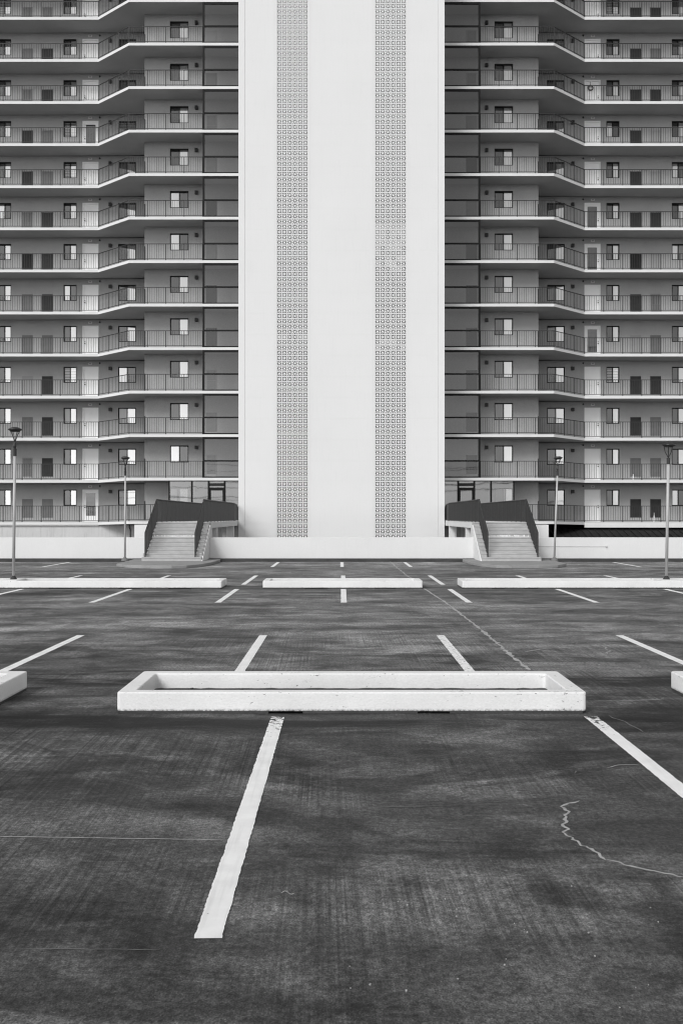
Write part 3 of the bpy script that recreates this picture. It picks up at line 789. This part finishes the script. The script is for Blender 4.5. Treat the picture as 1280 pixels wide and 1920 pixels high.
# closet doors and grilles on the walkway walls
def vent_mesh(kind, wd):
    m = MB(); h = wd / 2; mt = {'D': 'panel_dark', 'B': 'panel_darkest', 'M': 'panel_mid', 'P': 'panel_pale', 'G': 'grille'}[kind]
    z0, z1 = .30, 1.53
    if kind in 'DB':
        m.box(-h, h, -.012, 0, z0, z1); m.box(-h, -h + .04, -.03, -.012, z0, z1); m.box(h - .04, h, -.03, -.012, z0, z1)
        n = 17
        for q in range(n):
            z = z0 + .03 + (z1 - z0 - .06) * q / n; m.box(-h + .04, h - .04, -.026, -.012, z, z + .035)
    elif kind in 'MP':
        m.box(-h, h, -.02, 0, z0, z1); m.box(-h + .05, h - .05, -.028, -.02, z0 + .05, z0 + .08); m.box(-h + .05, h - .05, -.028, -.02, z1 - .08, z1 - .05); m.box(h - .1, h - .07, -.04, -.02, .9, .97)
    else:
        m.box(-h + .06, h - .06, -.012, 0, z0, z1 - .02, 1)
        m.box(-h, h, -.02, 0, z1, z1 + .025); m.box(-h, -h + .02, -.02, 0, z0 - .1, z1); m.box(h - .02, h, -.02, 0, z0 - .1, z1)
        m.box(-h + .06, h - .06, -.03, -.012, z0 + .55, z0 + .58)
        for q in range(5):
            x = -h + .1 + (2 * h - .2) * q / 4; m.box(x - .01, x + .01, -.025, -.012, z0 + .58, z1 - .02)
    return m.mesh('closet_door', [mt, 'panel_mid'])
VM = {kd: vent_mesh(kd, VENTS[0][1] - VENTS[0][0]) for kd in 'DBMPG'}
#        k=0 .. 12   (outer pair: far from door, near door), then the one behind the glass screen
VL = ['MM', 'GD', 'MD', 'PD', 'MM', 'MD', 'BD', 'GD', 'DM', 'DM', 'GD', 'MD', 'GG']
VR = ['DD', 'MM', 'DM', 'DD', 'PM', 'DG', 'BP', 'DD', 'DP', 'DP', 'DD', 'DM', 'DD']   # near door, far
VC = {'L': 'MGMGDDMDMGMPM', 'R': 'MDDDDDDMDMGGM'}
for s, S in ((-1, 'L'), (1, 'R')):
    for kf in range(NF):
        z = Z(kf) - DROP
        pair = VL[kf] if S == 'L' else VR[kf][::-1]
        for (a, b), kd in zip((VENTS[0], VENTS[1]), pair):
            put('closet_door', VM[kd], bld, (s * (a + b) / 2, YWO, z))
        if kf: put('closet_door', VM[VC[S][kf]], bld, (s * (CVENT[0] + CVENT[1]) / 2, YWC, Z(kf)))

# glass wind screens beside the tower, storeys above the lobby
X380 = (640 - 380) * YS / FPX
yg = YS + .06
SCR = {}
for s, S in ((-1, 'L'), (1, 'R')):
    a, b = XT + .003, X380
    z0, z1 = .003, STZ - .003
    m = MB(); f = lambda u, v: (min(s * u, s * v), max(s * u, s * v))
    m.box(*f(b - .115, b), -.06, .08, z0, z1)                       # mullion at the railing end
    m.box(*f(a, a + .08), -.03, .06, z0, z1)
    m.box(*f(a + .08, b - .12), -.03, .05, z1 - .13, z1); m.box(*f(a + .08, b - .12), -.03, .05, z0, z0 + .08)
    m.box(*f(a + .08, b - .12), -.04, .07, 1.02, 1.11)
    fr = m.mesh('wind_screen', 'dark_frame')
    up = MB(); up.face([(s * (a + .08), .0, 1.11), (s * (b - .09), .0, 1.11), (s * (b - .09), .0, z1 - .1), (s * (a + .08), .0, z1 - .1)]); up = up.mesh('pane', 'windscreen_glass')
    lo = MB(); lo.face([(s * (a + .08), .0, z0 + .07), (s * (b - .09), .0, z0 + .07), (s * (b - .09), .0, 1.03), (s * (a + .08), .0, 1.03)]); lo = lo.mesh('pane', 'windscreen_glass')
    rt = MB(); rt.box(*f(XT, XT + .36), 0, .12, 0, STZ); rt = rt.mesh('pilaster', 'stucco_dark')
    for kf in range(1, NF):
        o = put('wind_screen', fr, bld, (0, yg, Z(kf))); put('pane', up, o, (0, yg, Z(kf))); put('pane', lo, o, (0, yg, Z(kf)))
        put('pilaster', rt, bld, (0, YWC - .125, Z(kf)))
    # lobby front
    z0, z1 = 0.003, STZ - .003; zb = Z(0)
    X = [(640 - p) * yg / FPX for p in (317.5, 360, 391.5, 421.5)]
    m = MB()
    for x, wd in ((X[0], .08), (X[1], .11), (X[2], .12), (X[3], .12)): m.box(*f(x - wd / 2, x + wd / 2), -.04, .06, z0, z1)
    m.box(*f(XT + .003, XT + .06), -.04, .06, z0, z1)
    for p, q in ((X[1] + .055, X[0] - .04), (X[2] + .06, X[1] - .055), (XT + .06, X[3] - .06)):
        m.box(*f(p, q), -.03, .05, z1 - .06, z1); m.box(*f(p, q), -.03, .05, z0, z0 + .1)
    m.box(*f(X[3] + .06, X[2] - .06), -.03, .05, 2.02, 2.12); 
    m.box(*f(X[3] + .06, X[2] - .06), -.02, .05, 2.22, 2.40, 1); m.box(*f(X[3] + .06, X[2] - .06), -.03, .05, z1 - .05, z1)
    lf = m.build('lobby_front', ['dark_frame', 'roof_dark'], bld, (s * 8.5, yg, zb)) if False else put('lobby_front', m.mesh('lobby_front', ['dark_frame', 'roof_dark']), bld, (0, yg, zb))
    for p, q, za, zc in ((X[1] + .055, X[0] - .04, .1, z1 - .06), (X[2] + .06, X[1] - .055, .1, z1 - .06), (XT + .06, X[3] - .06, .1, z1 - .06), (X[3] + .06, X[2] - .06, 2.12, 2.22), (X[3] + .06, X[2] - .06, 2.40, z1 - .05)):
        mm = MB(); mm.face([(s * p, 0, za), (s * q, 0, za), (s * q, 0, zc), (s * p, 0, zc)]); put('pane', mm.mesh('pane', 'lobby_glass'), lf, (0, yg, zb))
    dd = MB(); p, q = X[3] + .06, X[2] - .06
    dd.box(*f(p, p + .08), -.02, .04, .01, 2.02); dd.box(*f(q - .08, q), -.02, .04, .01, 2.02); dd.box(*f(p + .08, q - .08), -.02, .04, 1.94, 2.02); dd.box(*f(p + .08, q - .08), -.02, .04, .01, .2)
    do = put('door', dd.mesh('door', 'dark_frame'), bld, (0, yg, zb))
    mm = MB(); mm.face([(s * (p + .08), 0, .2), (s * (q - .08), 0, .2), (s * (q - .08), 0, 1.94), (s * (p + .08), 0, 1.94)]); put('pane', mm.mesh('pane', 'lobby_glass'), do, (0, yg, zb))
    hm = MB(); hm.tube([(s * (p + .13), -.06, .8), (s * (p + .13), -.06, 1.25)], [.015, .015], 6); put('handle', hm.mesh('handle', 'pole_grey'), do, (0, yg, zb))

# balcony railings: the first storey's meshes are shared by all the storeys above
for s, S in ((-1, 'L'), (1, 'R')):
    def line(x0, z): return [(s * x0, YS + .07, z), (s * XB1, YS + .07, z), (s * (XB2 + .02), YO + .07, z - DROP), (s * (XE - .02), YO + .07, z - DROP)]
    r, posts = rail_polyline(line(X380 + .02, Z(1)), bld, pitch=.15); add_posts(r, posts)
    bal = r.children[0].data if r.children[0].name.startswith('balusters') else [c for c in r.children if c.name.startswith('balusters')][0].data
    for kf in range(2, NF):
        pos = (s * (X380 + .02), YS + .07, Z(kf))
        r2 = put('railing', r.data, bld, pos); b2 = put('balusters', bal, r2, pos); b2['kind'] = 'stuff'
        add_posts(r2, [Vector((p.x, p.y, p.z + FH * (kf - 1))) for p in posts])
    r, posts = rail_polyline(line(8.0, Z(0)), bld, pitch=.15); add_posts(r, posts)
    # short divider bar at each corner of the inner wall
    dm = MB(); dm.box(-.03, .03, -.05, 0, .08, 1.30); dm = dm.mesh('corner_post', 'railing_paint')
    for kf in range(NF): put('corner_post', dm, bld, (s * (XC + .0), YWC - .01, Z(kf)))

# tower
YT = 60.2; ZT = Z(NF) + 2.2; BP = .3176
LBX = 2.967; LW = 3 * BP
tw = MB()
for x0, x1 in ((-XT, -LBX - LW), (-LBX + LW, LBX - LW), (LBX + LW, XT)):
    tw.box(x0, x1, YT + .02, YT + .42, 0, ZT)
tw.box(-XT, -XT + .3, YT + .42, 70, 0, ZT); tw.box(XT - .3, XT, YT + .42, 70, 0, ZT); tw.box(-XT + .3, XT - .3, 69.6, 70, 0, ZT)
tw.build('tower_wall', 'tower_paint', bld, (0, YT, 0))
JZ = 5.245 - 4 * 4 * BP / 1 * 1.0
J0 = 5.245 - 5 * 4 * BP + 0; J0 = 5.245 - 16 * BP
def panel_mesh(wd):
    m = MB(); m.box(-wd / 2 + .003, wd / 2 - .003, -.003, .028, .0008, 4 * BP - .0008); return m.mesh('wall_panel', 'tower_paint')
cols = []
for x0, x1 in ((-XT + .38, -LBX - LW - .12), (-LBX + LW + .12, LBX - LW - .12), (LBX + LW + .12, XT - .38)):
    cols.append(((x0 + x1) / 2, panel_mesh(x1 - x0)))
z = J0
while z < ZT - 4 * BP:
    for cx, me in cols: put('wall_panel', me, bld, (cx, YT, z))
    z += 4 * BP
for x0, x1 in ((-XT, -XT + .37), (XT - .37, XT)):
    m = MB(); m.box(x0, x1, YT - .016, YT + .025, 0, ZT + .01); m.build('corner_trim', 'tower_paint', bld, ((x0 + x1) / 2, YT, 0))
for c in (-LBX, LBX):
    for x0, x1 in ((c - LW - .117, c - LW), (c + LW, c + LW + .117)):
        m = MB(); m.box(x0, x1, YT - .008, YT + .028, 0, ZT + .005); m.build('lattice_jamb', 'tower_paint', bld, ((x0 + x1) / 2, YT, 0))

def breeze_block():
    m = MB(); P = BP; q = P / 2 - .002; hq = .405 * P; r = .19 * P; d0, d1 = 0.0, .085
    # frame
    O = [(-q, -q), (q, -q), (q, q), (-q, q)]; I = [(-hq, -hq), (hq, -hq), (hq, hq), (-hq, hq)]
    for i in range(4):
        j = (i + 1) % 4
        m.face([(O[i][0], d0, O[i][1]), (O[j][0], d0, O[j][1]), (I[j][0], d0, I[j][1]), (I[i][0], d0, I[i][1])])
        m.face([(I[i][0], d0, I[i][1]), (I[j][0], d0, I[j][1]), (I[j][0], d1, I[j][1]), (I[i][0], d1, I[i][1])])
        m.face([(O[i][0], d0, O[i][1]), (O[j][0], d0, O[j][1]), (O[j][0], d1, O[j][1]), (O[i][0], d1, O[i][1])])
    ring = [(r * math.cos(R(a)), r * math.sin(R(a))) for a in range(0, 360, 45)]
    rr = []
    for a in range(8):
        rr.append((r * math.cos(R(a * 45 + 22.5)) * 1.04, r * math.sin(R(a * 45 + 22.5)) * 1.04))
    m.face([(x, d0 + .001, z) for x, z in rr])
    for i in range(8):
        (x0, z0), (x1, z1) = rr[i], rr[(i + 1) % 8]; m.face([(x0, d0 + .001, z0), (x1, d0 + .001, z1), (x1, d1, z1), (x0, d1, z0)])
    for i in range(4):
        c_, s_ = (1, 0, -1, 0)[i], (0, 1, 0, -1)[i]
        for sg in (1, -1):      # two wedge ribs either side of each straight opening
            A = [(.165, .085), (hq / P + .01, .115), (hq / P + .01, hq / P - .11), (.160, .095)]
            A = [((u * c_ - v * sg * s_) * P, (u * s_ + v * sg * c_) * P) for u, v in A]
            m.face([(x, d0 + .002, z) for x, z in A])
            for u, v in ((A[0], A[1]), (A[2], A[3])): m.face([(u[0], d0 + .002, u[1]), (v[0], d0 + .002, v[1]), (v[0], d1, v[1]), (u[0], d1, u[1])])
    return m
bb = breeze_block(); bbm = bb.mesh('breeze_block', 'block_paint')
ZC0 = 6.356 - 20 * BP; nrow = int((ZT - ZC0) / BP)
first = next(i for i in range(nrow) if ZC0 + i * BP > .42)
for c in (-LBX, LBX):
    rest = MB()
    for i in range(nrow):
        for j in range(6):
            x = c + (j - 2.5) * BP; zz = ZC0 + i * BP
            if first <= i < first + 25: put('breeze_block', bbm, bld, (x, YT + .0, zz))
            else:
                n = len(rest.v); rest.v += [(vx + x, vy + YT, vz + zz) for vx, vy, vz in bb.v]
                rest.f += [tuple(n + q for q in f_) for f_ in bb.f]; rest.m += bb.m
    inf = MB()
    for i in range(nrow):
        py = 967 - (ZC0 + i * BP - EYE) * FPX / YT       # paler rows where the stair hall behind is walled up
        for j in range(6):
            pr_ = .7 if (c > 0 and 425 < py < 505) else .6 if (c > 0 and 635 < py < 655) else .5 if (c < 0 and 625 < py < 640) else 0
            if rnd.random() < pr_:
                x = c + (j - 2.5) * BP; zz = ZC0 + i * BP; dd_ = rnd.uniform(.012, .045)
                inf.box(x - BP / 2 + .004, x + BP / 2 - .004, YT + dd_, YT + dd_ + .02, zz - BP / 2 + .004, zz + BP / 2 - .004)
    inf.build('infill_backing', 'panel_pale', bld, (c, YT, 0), kind='stuff')
    rest.build('breeze_blocks', 'block_paint', bld, (c, YT, 0), kind='stuff')
    m = MB(); m.box(c - LW - .3, c + LW + .3, YT + 1.2, YT + 1.3, 0, ZT); m.build('stair_core', 'room_dark', bld, (c, YT + 1.2, 0))
    for kf in range(NF + 1):
        m = MB(); m.box(c - LW + .002, c + LW - .002, YT + .30, YT + 1.2, Z(kf) - .22, Z(kf)); m.build('stair_landing', 'panel_pale', bld, (c, YT + .2, Z(kf)))
m = MB(); m.box(-XT - .1, XT + .1, YT - .1, 70.1, ZT + .02, ZT + .3); m.build('tower_cap', 'tower_paint', bld, (0, YT, ZT))
for s in (-1, 1):
    m = MB(); m.box(s * (XT + .003), s * XE, 68.5, 74, 0, Z(NF)); m.build('rear_block', 'stucco', bld, (s * 15, 70, 0))
    m = MB(); m.box(s * (XT + .12), s * XE, 68.0, 74, Z(NF) + .003, Z(NF) + .9); m.build('parapet', 'fascia', bld, (s * 15, 70, Z(NF)))

# ------------------------------------------------------------------ small things on the balconies and door
def lathe_thing(name, prof, pos, mat, label, cat):
    m = MB(); m.tube([(pos[0], pos[1], pos[2] + z) for z, r in prof], [r for z, r in prof], 10)
    tag(m.build(name, mat, None, pos, smooth=True), label, cat)
x = (1226 - 640) * 64.95 / FPX
lathe_thing('folded_parasol', [(0, .05), (.03, .055), (.25, .06), (.42, .04), (.6, .018), (.63, .012)], (x, 65.05, Z(0) - DROP), 'white_trim', 'slim white folded parasol standing behind the lowest right balcony railing', 'parasol')
x = (1187 - 640) * 64.95 / FPX
lathe_thing('bottle', [(0, .055), (.03, .065), (.2, .065), (.28, .03), (.38, .025), (.4, .028)], (x, 65.05, Z(1) - DROP), 'white_trim', 'small white bottle on the second balcony floor of the right wing', 'bottle')
wr = thing('wreath', (s * 1, YWO - .05, 0), 'round twig wreath hanging on a white door high on the right wing', 'wreath')
xw = (1106 - 640) * YWO / FPX; zw = 1.9 + (967 - 165) * YWO / FPX
wr.location = (xw, YWO - .02, zw); WL[wr.name] = Vector(wr.location)
m = MB(); N = 16
for q in range(N):
    a0, a1 = 2 * math.pi * q / N, 2 * math.pi * (q + 1) / N; rr_ = .16
    m.tube([(xw + rr_ * math.cos(a0), YWO - .03, zw + rr_ * math.sin(a0)), (xw + rr_ * math.cos(a1), YWO - .03, zw + rr_ * math.sin(a1))], [.03 + .01 * (q % 3), .03], 6)
    a = rnd.uniform(0, 6.28); m.bar((xw + rr_ * math.cos(a0), YWO - .04, zw + rr_ * math.sin(a0)), (xw + rr_ * math.cos(a0) + .08 * math.cos(a), YWO - .06, zw + rr_ * math.sin(a0) + .08 * math.sin(a)), .012, .012)
m.build('twig_ring', 'wreath_twigs', wr, (xw, YWO - .02, zw))
m = MB(); m.bar((xw, YWO - .012, zw + .18), (xw, YWO - .012, zw + .42), .02, .004); m.build('ribbon', 'wreath_twigs', wr, (xw, YWO - .02, zw))

# overhead cables behind the viewpoint, seen only as reflections in the lobby glass
for i, (z, y, sag, tilt) in enumerate(((6.6, -9, .9, .5), (7.2, -9.6, 1.1, -.3), (5.4, -10, .7, .9), (8.6, -9, .8, .2), (9.4, -9.4, 1.0, -.5), (4.9, -9.2, 1.6, -.8))):
    m = MB(); P = []
    for q in range(25):
        u = q / 24 * 2 - 1; P.append((u * 34, y, z + tilt * u - sag * (1 - u * u)))
    m.tube(P, [.035] * 25, 6)
    o = m.build('overhead_cable', 'cable', None, (0, y, z)); tag(o, ('third lowest', 'third highest', 'second lowest', 'second highest', 'topmost', 'lowest, most sagging')[i] + ' of the thin overhead cables mirrored in the lobby glass', 'cable', 'overhead cables')
for x in (-34, 34):
    root = thing('utility_pole', (x, -9.5, 0), 'tall wooden pole carrying the cables mirrored in the lobby glass, ' + ('left' if x < 0 else 'right'), 'utility pole')
    m = MB(); m.tube([(x, -9.5, 0), (x, -9.5, 10.2)], [.16, .11], 10); m.build('pole', 'pole_grey', root, (x, -9.5, 0))
    m = MB(); m.box(x - .08, x + .08, -10.6, -8.4, 9.2, 9.35); m.box(x - .08, x + .08, -10.6, -8.4, 6.6, 6.75); m.build('cross_arms', 'cable', root, (x, -9.5, 9))
